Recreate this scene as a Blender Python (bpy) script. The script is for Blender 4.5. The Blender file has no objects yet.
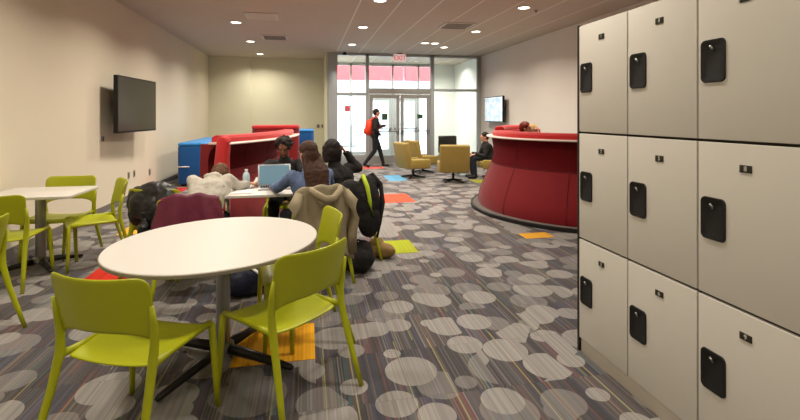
import bpy, bmesh, math, random
from mathutils import Vector, Matrix, Euler
random.seed(7)
S = bpy.context.scene
COL = S.collection
PI = math.pi
V = Vector

# ------------------------------------------------------------------ materials
def srgb(r, g, b):
    f = lambda c: (c/255/12.92) if c/255 <= .04045 else ((c/255+.055)/1.055)**2.4
    return (f(r), f(g), f(b), 1)

def mat(name, col, rough=.6, metal=0, noise=0, nscale=20, bump=0, bscale=60, spec=.4, emis=None, estr=0, sheen=0, trans=0):
    m = bpy.data.materials.new(name); m.use_nodes = True
    nt = m.node_tree; b = nt.nodes['Principled BSDF']
    b.inputs['Base Color'].default_value = col
    b.inputs['Roughness'].default_value = rough
    b.inputs['Metallic'].default_value = metal
    b.inputs['Specular IOR Level'].default_value = spec
    if sheen: b.inputs['Sheen Weight'].default_value = sheen
    if trans: b.inputs['Transmission Weight'].default_value = trans
    if emis: b.inputs['Emission Color'].default_value = emis; b.inputs['Emission Strength'].default_value = estr
    tc = nt.nodes.new('ShaderNodeTexCoord')
    if noise:
        n = nt.nodes.new('ShaderNodeTexNoise'); n.inputs['Scale'].default_value = nscale; n.inputs['Detail'].default_value = 4
        nt.links.new(tc.outputs['Object'], n.inputs['Vector'])
        mx = nt.nodes.new('ShaderNodeMix'); mx.data_type = 'RGBA'
        mx.inputs['A'].default_value = tuple(c*(1-noise) for c in col[:3])+(1,)
        mx.inputs['B'].default_value = tuple(min(1, c*(1+noise)) for c in col[:3])+(1,)
        nt.links.new(n.outputs['Fac'], mx.inputs['Factor'])
        nt.links.new(mx.outputs['Result'], b.inputs['Base Color'])
    if bump:
        n = nt.nodes.new('ShaderNodeTexNoise'); n.inputs['Scale'].default_value = bscale; n.inputs['Detail'].default_value = 3
        nt.links.new(tc.outputs['Object'], n.inputs['Vector'])
        bp = nt.nodes.new('ShaderNodeBump'); bp.inputs['Strength'].default_value = bump; bp.inputs['Distance'].default_value = .01
        nt.links.new(n.outputs['Fac'], bp.inputs['Height']); nt.links.new(bp.outputs['Normal'], b.inputs['Normal'])
    return m

M = {}
M['wall_left'] = mat('cream wall paint', srgb(226, 217, 196), .8, noise=.03, nscale=1.5, spec=.2)
M['wall_back'] = mat('pale green cream wall paint', srgb(226, 224, 198), .8, noise=.03, nscale=1.5, spec=.2)
M['wall_right'] = mat('warm white wall paint', srgb(226, 220, 212), .8, noise=.03, nscale=1.5, spec=.2)
M['wall_white'] = mat('white wall paint', srgb(232, 236, 232), .8, noise=.02, nscale=1.5, spec=.2)
M['base'] = mat('grey vinyl base', srgb(120, 116, 110), .6, noise=.05)
M['lime'] = mat('lime green plastic', srgb(170, 175, 12), .38, noise=.04, nscale=6, spec=.5)
M['white_lam'] = mat('white laminate', srgb(216, 212, 204), .35, noise=.01, nscale=3, spec=.4)
M['edge'] = mat('grey table edge', srgb(138, 130, 116), .5, noise=.03)
M['steel'] = mat('brushed steel', srgb(150, 150, 148), .3, metal=.9, noise=.06, nscale=30)
M['chrome'] = mat('chrome', srgb(210, 210, 208), .15, metal=1, noise=.03)
M['black'] = mat('black plastic', srgb(15, 14, 14), .6, noise=.1)
M['blackmetal'] = mat('dark powder coated metal', srgb(48, 46, 44), .35, metal=.5, noise=.08)
M['locker'] = mat('warm white locker laminate', srgb(212, 208, 198), .42, noise=.015, nscale=2, spec=.35)
M['gap'] = mat('dark locker edge', srgb(46, 40, 32), .7, noise=.08)
M['plinth'] = mat('light grey plinth', srgb(190, 182, 168), .5, noise=.03)
M['plate'] = mat('dark number plate', srgb(42, 40, 30), .5, noise=.05)
M['digit'] = mat('pale grey digit', srgb(190, 188, 176), .5, noise=.03)
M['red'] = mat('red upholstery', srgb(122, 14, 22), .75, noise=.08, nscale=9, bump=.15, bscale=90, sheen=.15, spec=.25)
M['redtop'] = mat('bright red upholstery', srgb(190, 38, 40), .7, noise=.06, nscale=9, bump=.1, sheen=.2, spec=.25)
M['redshade'] = mat('red upholstery with painted shade', srgb(92, 8, 15), .85, noise=.08, nscale=9, bump=.15, bscale=90, spec=.15)  # booth red darkened to paint in the shade below the rim
M['seam'] = mat('dark red seam', srgb(84, 10, 14), .8, noise=.08)
M['trimwhite'] = mat('white laminate rim', srgb(236, 214, 204), .4, noise=.02)
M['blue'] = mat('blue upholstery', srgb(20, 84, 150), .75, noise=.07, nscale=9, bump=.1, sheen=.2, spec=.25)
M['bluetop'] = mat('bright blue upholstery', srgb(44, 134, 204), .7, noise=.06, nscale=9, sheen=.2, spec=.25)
M['platform'] = mat('grey carpeted platform', srgb(112, 106, 100), .9, noise=.12, nscale=60)
M['mustard'] = mat('mustard upholstery', srgb(152, 130, 66), .75, noise=.07, nscale=8, bump=.15, sheen=.1, spec=.25)
M['frame'] = mat('grey aluminium frame', srgb(176, 182, 184), .4, metal=.3, noise=.04)  # grey lightened to imitate haze around the bright glass
M['doorframe'] = mat('bronze grey aluminium door frame', srgb(160, 160, 156), .4, metal=.3, noise=.04)
M['tvscreen'] = mat('dark display glass', srgb(52, 50, 44), .22, noise=.05, nscale=2, spec=.5)
M['plug'] = mat('grey cover plate', srgb(150, 142, 128), .5, noise=.03)
M['skin'] = mat('light skin', srgb(214, 158, 128), .55, noise=.05, nscale=12)
M['skindark'] = mat('brown skin', srgb(120, 78, 56), .55, noise=.06, nscale=12)
M['denim'] = mat('faded blue denim shirt', srgb(98, 116, 154), .85, noise=.2, nscale=40, bump=.35, bscale=14)
M['greyknit'] = mat('light grey marl hoodie', srgb(178, 172, 160), .9, noise=.1, nscale=50, bump=.5, bscale=14)
M['blackcloth'] = mat('black cloth', srgb(30, 28, 28), .9, noise=.2, nscale=30, bump=.3, bscale=16)
M['jeans'] = mat('dark navy jeans', srgb(34, 38, 52), .9, noise=.15, nscale=60)
M['darkjeans'] = mat('near black jeans', srgb(28, 32, 36), .9, noise=.15, nscale=60)
M['tancoat'] = mat('stone beige jacket', srgb(150, 138, 112), .9, noise=.1, nscale=22, bump=.6, bscale=18)
M['burgundy'] = mat('burgundy jacket', srgb(112, 36, 62), .5, noise=.3, nscale=9, bump=.9, bscale=9, spec=.5)
M['puffer'] = mat('glossy black padded jacket', srgb(20, 20, 21), .45, noise=.15, nscale=14, bump=.9, bscale=14, spec=.6)
M['orangepack'] = mat('orange red nylon', srgb(236, 66, 30), .6, noise=.07, nscale=12, bump=.2, emis=None)
M['navybag'] = mat('navy nylon', srgb(26, 30, 52), .6, noise=.2, nscale=20, bump=.4, bscale=20)
M['tanbag'] = mat('tan and brown canvas', srgb(140, 112, 66), .8, noise=.25, nscale=14, bump=.3)
M['limeaccent'] = mat('lime trim', srgb(176, 200, 40), .7, noise=.05)
M['paper'] = mat('white paper', srgb(236, 236, 232), .8, noise=.02)
M['laptopscreen'] = mat('pale blue laptop screen', srgb(90, 120, 135), .3, noise=.08, nscale=9, emis=srgb(120, 156, 172), estr=.35)
M['laptopbody'] = mat('silver laptop shell', srgb(170, 170, 172), .35, metal=.6, noise=.03)
M['bottle'] = mat('pale blue plastic', srgb(190, 214, 222), .2, noise=.03, spec=.6)
M['eyewhite'] = mat('eye', srgb(70, 60, 55), .3, noise=.05)
M['shoe'] = mat('black shoe', srgb(20, 20, 22), .6, noise=.1)
M['ventwhite'] = mat('white vent metal', srgb(216, 210, 200), .5, noise=.03)
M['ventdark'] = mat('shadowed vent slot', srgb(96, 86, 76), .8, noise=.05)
M['lampglow'] = mat('lit lamp lens', (1, 1, 1, 1), .5, emis=(1, .9, .74, 1), estr=9, noise=.01)
M['exitbody'] = mat('white exit sign housing', srgb(232, 200, 196), .5, noise=.02, emis=srgb(255, 236, 232), estr=.45)
M['exitred'] = mat('red exit letters', srgb(220, 40, 40), .5, noise=.02, emis=srgb(235, 40, 40), estr=.7)
M['snow'] = mat('bright pale pavement', srgb(240, 240, 242), .9, noise=.06, nscale=.7)
M['outwhite'] = mat('bright outdoor facade', srgb(244, 242, 242), .9, noise=.04, nscale=.5)
M['pink'] = mat('haze-paled red facade panel', srgb(236, 92, 92), .9, noise=.1, nscale=.8)  # red made paler, window glare mixed into the colour
M['outgrey'] = mat('pale grey outdoor metal', srgb(176, 184, 190), .8, noise=.06, nscale=1)
M['sticker'] = mat('dark green sign', srgb(52, 78, 56), .6, noise=.1)
M['redsticker'] = mat('faded red sign', srgb(220, 96, 104), .6, noise=.06)

def hairmat(name, col):
    m = mat(name, col, .6, spec=.25)
    nt = m.node_tree; b = nt.nodes['Principled BSDF']
    tc = nt.nodes.new('ShaderNodeTexCoord'); mp = nt.nodes.new('ShaderNodeMapping'); mp.inputs['Scale'].default_value = (160, 160, 7)
    n = nt.nodes.new('ShaderNodeTexNoise'); n.inputs['Scale'].default_value = 1; n.inputs['Detail'].default_value = 3
    nt.links.new(tc.outputs['Object'], mp.inputs['Vector']); nt.links.new(mp.outputs['Vector'], n.inputs['Vector'])
    mx = nt.nodes.new('ShaderNodeMix'); mx.data_type = 'RGBA'
    mx.inputs['A'].default_value = tuple(c*.45 for c in col[:3])+(1,); mx.inputs['B'].default_value = tuple(c*1.6 for c in col[:3])+(1,)
    nt.links.new(n.outputs['Fac'], mx.inputs['Factor']); nt.links.new(mx.outputs['Result'], b.inputs['Base Color'])
    bp = nt.nodes.new('ShaderNodeBump'); bp.inputs['Strength'].default_value = .5; bp.inputs['Distance'].default_value = .006
    nt.links.new(n.outputs['Fac'], bp.inputs['Height']); nt.links.new(bp.outputs['Normal'], b.inputs['Normal'])
    return m
M['hair_brown'] = hairmat('long brown hair', srgb(70, 46, 36))
M['hair_dark'] = hairmat('dark brown hair', srgb(34, 26, 24))
M['hair_chestnut'] = hairmat('chestnut hair', srgb(92, 62, 40))
M['hair_red'] = hairmat('auburn hair', srgb(110, 36, 26))
M['hair_blond'] = hairmat('blond hair', srgb(186, 150, 96))

def glassmat():
    m = bpy.data.materials.new('clear window glass'); m.use_nodes = True
    nt = m.node_tree; nt.nodes.clear()
    o = nt.nodes.new('ShaderNodeOutputMaterial'); mx = nt.nodes.new('ShaderNodeMixShader')
    t = nt.nodes.new('ShaderNodeBsdfTransparent'); t.inputs['Color'].default_value = (.93, .97, .98, 1)
    g = nt.nodes.new('ShaderNodeBsdfGlossy'); g.inputs['Roughness'].default_value = .03; g.inputs['Color'].default_value = (.9, .95, 1, 1)
    f = nt.nodes.new('ShaderNodeFresnel'); f.inputs['IOR'].default_value = 1.45
    nt.links.new(f.outputs[0], mx.inputs[0]); nt.links.new(t.outputs[0], mx.inputs[1]); nt.links.new(g.outputs[0], mx.inputs[2])
    nt.links.new(mx.outputs[0], o.inputs[0])
    return m
M['glass'] = glassmat()

# node helper for the patterned materials
class NT:
    def __init__(s, name):
        s.m = bpy.data.materials.new(name); s.m.use_nodes = True; s.nt = s.m.node_tree; s.b = s.nt.nodes['Principled BSDF']
    def n(s, t, **k):
        x = s.nt.nodes.new(t)
        for a, v in k.items(): setattr(x, a, v)
        return x
    def put(s, sock, v):
        if isinstance(v, (int, float, tuple)): sock.default_value = v
        else: s.nt.links.new(v, sock)
    def math(s, op, a, b=0, c=None):
        x = s.n('ShaderNodeMath', operation=op); s.put(x.inputs[0], a); s.put(x.inputs[1], b)
        if c is not None: s.put(x.inputs[2], c)
        return x.outputs[0]
    def mix(s, f, a, b):
        x = s.n('ShaderNodeMix', data_type='RGBA'); s.put(x.inputs['Factor'], f); s.put(x.inputs['A'], a); s.put(x.inputs['B'], b)
        return x.outputs['Result']
    def comb(s, x, y, z=0.):
        c = s.n('ShaderNodeCombineXYZ'); s.put(c.inputs[0], x); s.put(c.inputs[1], y); s.put(c.inputs[2], z); return c.outputs[0]
    def white(s, vec):
        w = s.n('ShaderNodeTexWhiteNoise', noise_dimensions='3D'); s.put(w.inputs['Vector'], vec); return w.outputs['Value']
    def ramp(s, f, stops, interp='CONSTANT'):
        r = s.n('ShaderNodeValToRGB'); r.color_ramp.interpolation = interp
        e = r.color_ramp.elements
        while len(e) < len(stops): e.new(.5)
        for i, (p, c) in enumerate(stops): e[i].position = p; e[i].color = c
        s.put(r.inputs[0], f); return r.outputs[0]

def carpetmat():
    t = NT('patterned carpet tiles')
    g = t.n('ShaderNodeNewGeometry'); sp = t.n('ShaderNodeSeparateXYZ'); t.put(sp.inputs[0], g.outputs['Position'])
    X, Y = sp.outputs[0], sp.outputs[1]
    TX = t.math('FLOOR', t.math('DIVIDE', t.math('ADD', X, 10.45), .5)); TY = t.math('FLOOR', t.math('DIVIDE', t.math('ADD', Y, 10.12), .5))
    ty2 = t.math('FLOOR', t.math('DIVIDE', Y, 1.0))
    # fine yarn lines
    fx = t.math('FLOOR', t.math('DIVIDE', X, .0085))
    fine = t.ramp(t.white(t.comb(fx, TY, 1.3)), [
        (0, srgb(62, 58, 58)), (.2, srgb(86, 78, 76)), (.42, srgb(108, 98, 94)), (.58, srgb(70, 66, 70)), (.70, srgb(140, 128, 118)),
        (.80, srgb(76, 86, 116)), (.85, srgb(78, 118, 120)), (.885, srgb(146, 80, 76)), (.915, srgb(96, 78, 108)), (.94, srgb(172, 160, 110)), (.96, srgb(166, 162, 156))])
    # broad bands
    bx = t.math('FLOOR', t.math('DIVIDE', X, .083))
    wide = t.ramp(t.white(t.comb(bx, t.math('ADD', TY, TX), 5.1)), [
        (0, srgb(60, 58, 60)), (.3, srgb(92, 86, 84)), (.5, srgb(74, 72, 78)), (.68, srgb(112, 104, 99)), (.84, srgb(82, 84, 102)), (.95, srgb(128, 86, 82))])
    c = t.mix(.48, fine, wide)
    # long bright lines
    lx = t.math('DIVIDE', X, .21); lf = t.math('FRACT', lx); li = t.math('FLOOR', lx)
    off = t.white(t.comb(li, ty2, 9.7))
    dist = t.math('ABSOLUTE', t.math('SUBTRACT', lf, t.math('MULTIPLY_ADD', off, .8, .1)))
    line = t.math('LESS_THAN', dist, .016)
    lcol = t.ramp(t.white(t.comb(li, ty2, 3.3)), [(0, srgb(206, 190, 110)), (.5, srgb(190, 84, 70)), (.68, srgb(58, 140, 140)), (.84, srgb(76, 88, 150))])
    c = t.mix(t.math('MULTIPLY', line, .62), c, lcol)
    dk = t.n('ShaderNodeMix', data_type='RGBA', blend_type='MULTIPLY'); dk.inputs['Factor'].default_value = 1; t.put(dk.inputs['A'], c); dk.inputs['B'].default_value = (.72, .71, .72, 1); c = dk.outputs['Result']
    # dots, some cut off where two tiles meet
    dots = None
    rt = t.white(t.comb(TX, TY, 2.2))
    shift = t.math('MULTIPLY', t.math('GREATER_THAN', rt, .72), 3.37)
    for (sc, ox, lo, hi, sh) in ((.42, 0., .24, .46, True), (.33, 17.3, .16, .45, False)):
        vx = t.math('DIVIDE', t.math('ADD', X, ox), sc); vy = t.math('DIVIDE', t.math('ADD', Y, ox*.7), sc)
        if sh: vx = t.math('ADD', vx, shift)
        vo = t.n('ShaderNodeTexVoronoi', voronoi_dimensions='2D', feature='F1'); vo.inputs['Scale'].default_value = 1; vo.inputs['Randomness'].default_value = .75
        t.put(vo.inputs['Vector'], t.comb(vx, vy))
        cs = t.n('ShaderNodeSeparateColor'); t.put(cs.inputs[0], vo.outputs['Color'])
        rad = t.math('MULTIPLY_ADD', cs.outputs[0], hi-lo, lo)
        on = t.math('MULTIPLY', t.math('LESS_THAN', vo.outputs['Distance'], rad), t.math('MULTIPLY_ADD', t.math('GREATER_THAN', cs.outputs[1], .30),   .5, .5))
        if not sh: on = t.math('MULTIPLY', on, t.math('GREATER_THAN', cs.outputs[2], .15))
        dots = on if dots is None else t.math('MAXIMUM', dots, on)
    dcol = t.mix(t.white(t.comb(fx, TY, 6.6)), srgb(146, 141, 136), srgb(176, 170, 161))
    c = t.mix(t.math('MULTIPLY', dots, .72), c, dcol)
    # thin dark joints between tiles
    jx = t.math('LESS_THAN', t.math('FRACT', t.math('DIVIDE', t.math('ADD', X, 10.45), .5)), .008)
    jy = t.math('LESS_THAN', t.math('FRACT', t.math('DIVIDE', t.math('ADD', Y, 10.12), .5)), .008)
    c = t.mix(t.math('MULTIPLY', t.math('MAXIMUM', jx, jy), .3), c, srgb(40, 38, 38))
    mu = t.n('ShaderNodeMix', data_type='RGBA', blend_type='MULTIPLY'); mu.inputs['Factor'].default_value = 1; t.put(mu.inputs['A'], c); mu.inputs['B'].default_value = (.90, .915, .94, 1); c = mu.outputs['Result']
    t.put(t.b.inputs['Base Color'], c)
    t.b.inputs['Roughness'].default_value = .8; t.b.inputs['Specular IOR Level'].default_value = .3
    t.b.inputs['Sheen Weight'].default_value = .25; t.b.inputs['Sheen Roughness'].default_value = .4
    no = t.n('ShaderNodeTexNoise'); no.inputs['Scale'].default_value = 300; t.put(no.inputs['Vector'], g.outputs['Position'])
    bp = t.n('ShaderNodeBump'); bp.inputs['Strength'].default_value = .3; bp.inputs['Distance'].default_value = .004
    t.put(bp.inputs['Height'], no.outputs['Fac']); t.put(t.b.inputs['Normal'], bp.outputs['Normal'])
    return t.m
M['carpet'] = carpetmat()

def tilemat(name, col):
    t = NT(name)
    g = t.n('ShaderNodeNewGeometry'); sp = t.n('ShaderNodeSeparateXYZ'); t.put(sp.inputs[0], g.outputs['Position'])
    fx = t.math('FLOOR', t.math('DIVIDE', sp.outputs[0], .0085))
    c = t.mix(t.white(t.comb(fx, 1., 1.3)), tuple(v*.82 for v in col[:3])+(1,), tuple(min(1, v*1.15) for v in col[:3])+(1,))
    t.put(t.b.inputs['Base Color'], c); t.b.inputs['Roughness'].default_value = .85
    t.b.inputs['Specular IOR Level'].default_value = .25
    return t.m

def ceilmat():
    t = NT('acoustic ceiling tiles')
    g = t.n('ShaderNodeNewGeometry'); sp = t.n('ShaderNodeSeparateXYZ'); t.put(sp.inputs[0], g.outputs['Position'])
    X, Y = sp.outputs[0], sp.outputs[1]
    fx = t.math('FRACT', t.math('DIVIDE', t.math('ADD', X, 13.3-.85-.01+.67*0), .665))
    ix = t.math('FLOOR', t.math('DIVIDE', t.math('ADD', X, 13.3-.85-.01), .665))
    lx = t.math('LESS_THAN', fx, .036)
    fy = t.math('FRACT', t.math('DIVIDE', t.math('ADD', Y, 10), .61)); ly = t.math('LESS_THAN', fy, .025)
    no = t.n('ShaderNodeTexNoise'); no.inputs['Scale'].default_value = 60; t.put(no.inputs['Vector'], g.outputs['Position'])
    base = t.mix(no.outputs['Fac'], srgb(196, 186, 170), srgb(206, 196, 182))
    tv = t.white(t.comb(ix, t.math('FLOOR', t.math('DIVIDE', t.math('ADD', Y, 10), .61)), .5))
    base = t.mix(t.math('MULTIPLY', tv, .12), base, srgb(196, 182, 164))
    c = t.mix(t.math('MULTIPLY', ly, .22), base, srgb(170, 156, 140))
    big = t.math('MULTIPLY', lx, t.math('GREATER_THAN', X, .6))
    c = t.mix(t.math('MULTIPLY', lx, .3), c, srgb(204, 196, 184))
    c = t.mix(t.math('MULTIPLY', big, .75), c, srgb(250, 248, 240))
    t.put(t.b.inputs['Base Color'], c); t.b.inputs['Roughness'].default_value = .85; t.b.inputs['Specular IOR Level'].default_value = .2
    return t.m
M['ceiling'] = ceilmat()

# ------------------------------------------------------------------ mesh helpers
def obj(name, bm, m, parent=None, smooth=False, bevel=0, mods=None):
    me = bpy.data.meshes.new(name); bmesh.ops.recalc_face_normals(bm, faces=bm.faces); bm.to_mesh(me); bm.free()
    o = bpy.data.objects.new(name, me); COL.objects.link(o)
    if m: me.materials.append(M[m] if isinstance(m, str) else m)
    if bevel:
        b = o.modifiers.new('bevel', 'BEVEL'); b.width = bevel; b.segments = 3; b.limit_method = 'ANGLE'; b.angle_limit = .6
    if mods: mods(o)
    if o.modifiers:
        dg = bpy.context.evaluated_depsgraph_get(); dg.update()
        nm = bpy.data.meshes.new_from_object(o.evaluated_get(dg)); o.modifiers.clear(); o.data = nm; nm.name = name
    if smooth or bevel:
        for p in o.data.polygons: p.use_smooth = True
        if not smooth or smooth == 'auto':
            try: o.data.set_sharp_from_angle(angle=.7)
            except Exception: pass
    if parent is not None: o.parent = parent
    return o

def thing(name, label, cat, loc=(0, 0, 0), rz=0, group=None):
    o = bpy.data.objects.new(name, None); COL.objects.link(o); o.empty_display_size = .1
    o.location = loc; o.rotation_euler = (0, 0, rz); return tag(o, label, cat, group)
def tag(o, label, cat, group=None):
    o['label'] = label; o['category'] = cat
    if group: o['group'] = group
    return o
def struct(name, bm, m, parent=None, **k):
    o = obj(name, bm, m, parent, **k)
    if parent is None: o['kind'] = 'structure'
    return o
def copy_tree(o, parent=None):
    c = o.copy(); COL.objects.link(c)
    if parent is not None: c.parent = parent
    for ch in list(o.children): copy_tree(ch, c)
    return c

def box(bm, a, b, rot=None, org=None):
    x0, y0, z0 = a; x1, y1, z1 = b
    vs = [bm.verts.new(p) for p in ((x0,y0,z0),(x1,y0,z0),(x1,y1,z0),(x0,y1,z0),(x0,y0,z1),(x1,y0,z1),(x1,y1,z1),(x0,y1,z1))]
    for f in ((0,3,2,1),(4,5,6,7),(0,1,5,4),(1,2,6,5),(2,3,7,6),(3,0,4,7)): bm.faces.new([vs[i] for i in f])
    if rot is not None: bmesh.ops.rotate(bm, verts=vs, cent=org or (0,0,0), matrix=rot)
    return vs
def B(a, b):
    bm = bmesh.new(); box(bm, a, b); return bm
def cone(bm, a, b, ra, rb, seg=14, caps=True, sx=1.):
    """tapered capsule from a to b with rounded ends; sx flattens the cross-section"""
    a, b = V(a), V(b); d = b-a; L = d.length
    q = d.to_track_quat('Z', 'Y') if L > 1e-6 else Euler((0,0,0)).to_quaternion()
    prof = []
    if caps: prof += [(-ra*math.cos(t), ra*math.sin(t)) for t in (.35, .8, 1.2)]
    prof += [(0, ra), (L, rb)]
    if caps: prof += [(L+rb*math.cos(t), rb*math.sin(t)) for t in (1.2, .8, .35)]
    rings = []
    for (z, r) in prof:
        rings.append([bm.verts.new(a + q @ V((r*math.cos(2*PI*k/seg)*sx, r*math.sin(2*PI*k/seg), z))) for k in range(seg)])
    for i in range(len(rings)-1):
        for k in range(seg): bm.faces.new((rings[i][k], rings[i][(k+1)%seg], rings[i+1][(k+1)%seg], rings[i+1][k]))
    bm.faces.new(rings[0][::-1]); bm.faces.new(rings[-1])
def tube(bm, pts, rad, seg=10, sx=1., up=None):
    """one swept tube through the points; rad a number or a list; up fixes the cross-section"""
    pts = [V(p) for p in pts]; n = len(pts); rads = rad if isinstance(rad, (list, tuple)) else [rad]*n
    rings = []
    for i, p in enumerate(pts):
        d = (pts[min(i+1, n-1)]-pts[max(i-1, 0)]).normalized()
        u = V(up) if up else V((0, 0, 1))
        if abs(d.dot(u)) > .98: u = V((0, 1, 0)) if not up else V((1, 0, 0))
        s = d.cross(u).normalized(); w = s.cross(d).normalized()
        rings.append([bm.verts.new(p + (s*math.cos(2*PI*k/seg)*sx + w*math.sin(2*PI*k/seg))*rads[i]) for k in range(seg)])
    for i in range(n-1):
        for k in range(seg): bm.faces.new((rings[i][k], rings[i][(k+1)%seg], rings[i+1][(k+1)%seg], rings[i+1][k]))
    bm.faces.new(rings[0][::-1]); bm.faces.new(rings[-1])
def ell(bm, c, r, rot=None, sub=3):
    mt = Matrix.Translation(V(c)) @ (rot.to_matrix().to_4x4() if rot is not None else Matrix()) @ Matrix.Diagonal((r[0], r[1], r[2], 1))
    bmesh.ops.create_icosphere(bm, subdivisions=sub, radius=1, matrix=mt)
def lathe(bm, prof, seg=40, c=(0, 0, 0)):
    rings = []
    for (r, z) in prof:
        if r < 1e-5: rings.append([bm.verts.new((c[0], c[1], c[2]+z))])
        else: rings.append([bm.verts.new((c[0]+r*math.cos(2*PI*k/seg), c[1]+r*math.sin(2*PI*k/seg), c[2]+z)) for k in range(seg)])
    for i in range(len(rings)-1):
        A, Bq = rings[i], rings[i+1]
        for k in range(seg):
            if len(A) == 1 and len(Bq) == 1: continue
            if len(A) == 1: bm.faces.new((A[0], Bq[k], Bq[(k+1)%seg]))
            elif len(Bq) == 1: bm.faces.new((A[k], A[(k+1)%seg], Bq[0]))
            else: bm.faces.new((A[k], A[(k+1)%seg], Bq[(k+1)%seg], Bq[k]))
def grid(bm, fn, nu, nv):
    g = [[bm.verts.new(fn(i/nu, j/nv)) for i in range(nu+1)] for j in range(nv+1)]
    for j in range(nv):
        for i in range(nu): bm.faces.new((g[j][i], g[j][i+1], g[j+1][i+1], g[j+1][i]))
def solid(t, off=0, sub=0, bev=0):
    def f(o):
        m = o.modifiers.new('s', 'SOLIDIFY'); m.thickness = t; m.offset = off
        if sub: s = o.modifiers.new('u', 'SUBSURF'); s.levels = sub; s.render_levels = sub
    return f
def arc_sweep(bm, prof, c, a0, a1, n, close=True):
    """sweep a closed (r,z) profile around centre c between angles"""
    rings = []
    for i in range(n+1):
        a = a0+(a1-a0)*i/n
        rings.append([bm.verts.new((c[0]+r*math.cos(a), c[1]+r*math.sin(a), z)) for r, z in prof])
    m = len(prof)
    for i in range(n):
        for k in range(m): bm.faces.new((rings[i][k], rings[i][(k+1)%m], rings[i+1][(k+1)%m], rings[i+1][k]))
    bm.faces.new(rings[0]); bm.faces.new(rings[-1][::-1])
def text(name, s, size, m, mtx, parent=None, ext=.001):
    cu = bpy.data.curves.new(name, 'FONT'); cu.body = s; cu.size = size; cu.extrude = ext; cu.align_x = 'CENTER'; cu.align_y = 'CENTER'
    o = bpy.data.objects.new(name+'_src', cu); COL.objects.link(o)
    dg = bpy.context.evaluated_depsgraph_get(); dg.update()
    me = bpy.data.meshes.new_from_object(o.evaluated_get(dg)); bpy.data.objects.remove(o)
    me.transform(mtx); me.materials.clear(); me.materials.append(M[m]); me.name = name
    n = bpy.data.objects.new(name, me); COL.objects.link(n)
    if parent is not None: n.parent = parent
    return n

# ------------------------------------------------------------------ room shell
XL, XR, YG, YB, YN, H = -3.1, 5.48, 14.0, 15.8, -2.5, 3.4
bm = bmesh.new(); box(bm, (XL-.2, YN-.2, -.1), (XR+.2, 17.0, 0)); struct('floor', bm, 'carpet')
struct('ceiling', B((XL-.2, YN-.2, H), (XR+.2, 17.0, H+.15)), 'ceiling')
struct('wall_left', B((XL-.15, YN, 0), (XL, YB+.15, H)), 'wall_left')
struct('wall_right', B((XR, YN, 0), (XR+.15, 16.9, H)), 'wall_right')
struct('wall_rear', B((XL-.15, YN-.15, 0), (XR+.15, YN, H)), 'wall_left')
bm = bmesh.new(); box(bm, (XL, YB, 0), (.66, YB+.15, H)); box(bm, (XL, YB-.10, 0), (-1.80, YB, H)); struct('wall_back', bm, 'wall_back')
struct('wall_side', B((.56, YG+.02, 0), (.66, YB, H)), 'wall_back')
struct('baseboard_left', B((XL, YN, 0), (XL+.012, YB-.1, .09)), 'base')
struct('baseboard_back', B((-1.79, YB-.012, 0), (.55, YB, .09)), 'base')
struct('baseboard_right', B((XR-.012, YN, 0), (XR, 13.9, .09)), 'base')
# vestibule behind the glass
struct('wall_vestibule', B((4.62, 16.6, 0), (XR, 16.75, H)), 'wall_white')
struct('wall_vestibule_side', B((XR-.03, YG+.12, 0), (XR-.001, 16.6, H)), 'wall_white')
# interior glass screen: frame members, panes, pair of doors
w = thing('window_1', '', ''); del w['label']; del w['category']; w['kind'] = 'structure'
Fr = lambda a, b, m='frame', n='window_frame': obj(n, B(a, b), m, w, bevel=.006)
Fr((.62, YG-.06, 0), (.90, YG+.06, H)); Fr((1.76, YG-.05, 0), (1.86, YG+.05, H)); Fr((3.80, YG-.05, 0), (3.92, YG+.05, H))
Fr((5.34, YG-.05, 0), (XR, YG+.05, H)); Fr((.90, YG-.05, 3.32), (5.34, YG+.05, H))
Fr((.90, YG-.04, 2.12), (1.76, YG+.04, 2.20)); Fr((3.92, YG-.04, 2.26), (5.34, YG+.04, 2.34))
Fr((1.86, YG-.05, 2.17), (3.80, YG+.05, 2.34), 'doorframe', 'door_header')
Fr((.90, YG-.04, 0), (1.76, YG+.04, .30)); Fr((3.92, YG-.04, 0), (5.34, YG+.04, .14))
for (x0, x1, z0, z1) in ((.9, 1.76, 2.20, 3.32), (.9, 1.76, .30, 2.12), (1.86, 3.80, 2.34, 3.32), (3.92, 5.34, 2.34, 3.32), (3.92, 5.34, .14, 2.26)):
    obj('pane', B((x0, YG-.004, z0), (x1, YG+.004, z1)), 'glass', w)
def door(n, x0, x1, y, hinge_left, parts='doorframe'):
    d = thing(n, '', ''); del d['label']; del d['category']; d['kind'] = 'structure'; d.location = (0, 0, 0)
    bm = bmesh.new()
    box(bm, (x0, y-.025, .01), (x0+.11, y+.025, 2.15)); box(bm, (x1-.11, y-.025, .01), (x1, y+.025, 2.15))
    box(bm, (x0+.11, y-.025, 2.03), (x1-.11, y+.025, 2.15)); box(bm, (x0+.11, y-.025, .01), (x1-.11, y+.025, .27))
    obj('door_frame', bm, parts, d)
    obj('pane', B((x0+.11, y-.004, .27), (x1-.11, y+.004, 2.03)), 'glass', d)
    bm = bmesh.new(); cone(bm, (x0+.06, y-.075, 1.02), (x1-.06, y-.075, 1.02), .022, .022, 10)
    box(bm, (x0+.03, y-.09, .98), (x0+.09, y-.025, 1.06)); box(bm, (x1-.09, y-.09, .98), (x1-.03, y-.025, 1.06))
    obj('push_bar', bm, 'steel', d)
    return d
door('door_1', 1.87, 2.82, YG, True); door('door_2', 2.84, 3.79, YG, False)
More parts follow.
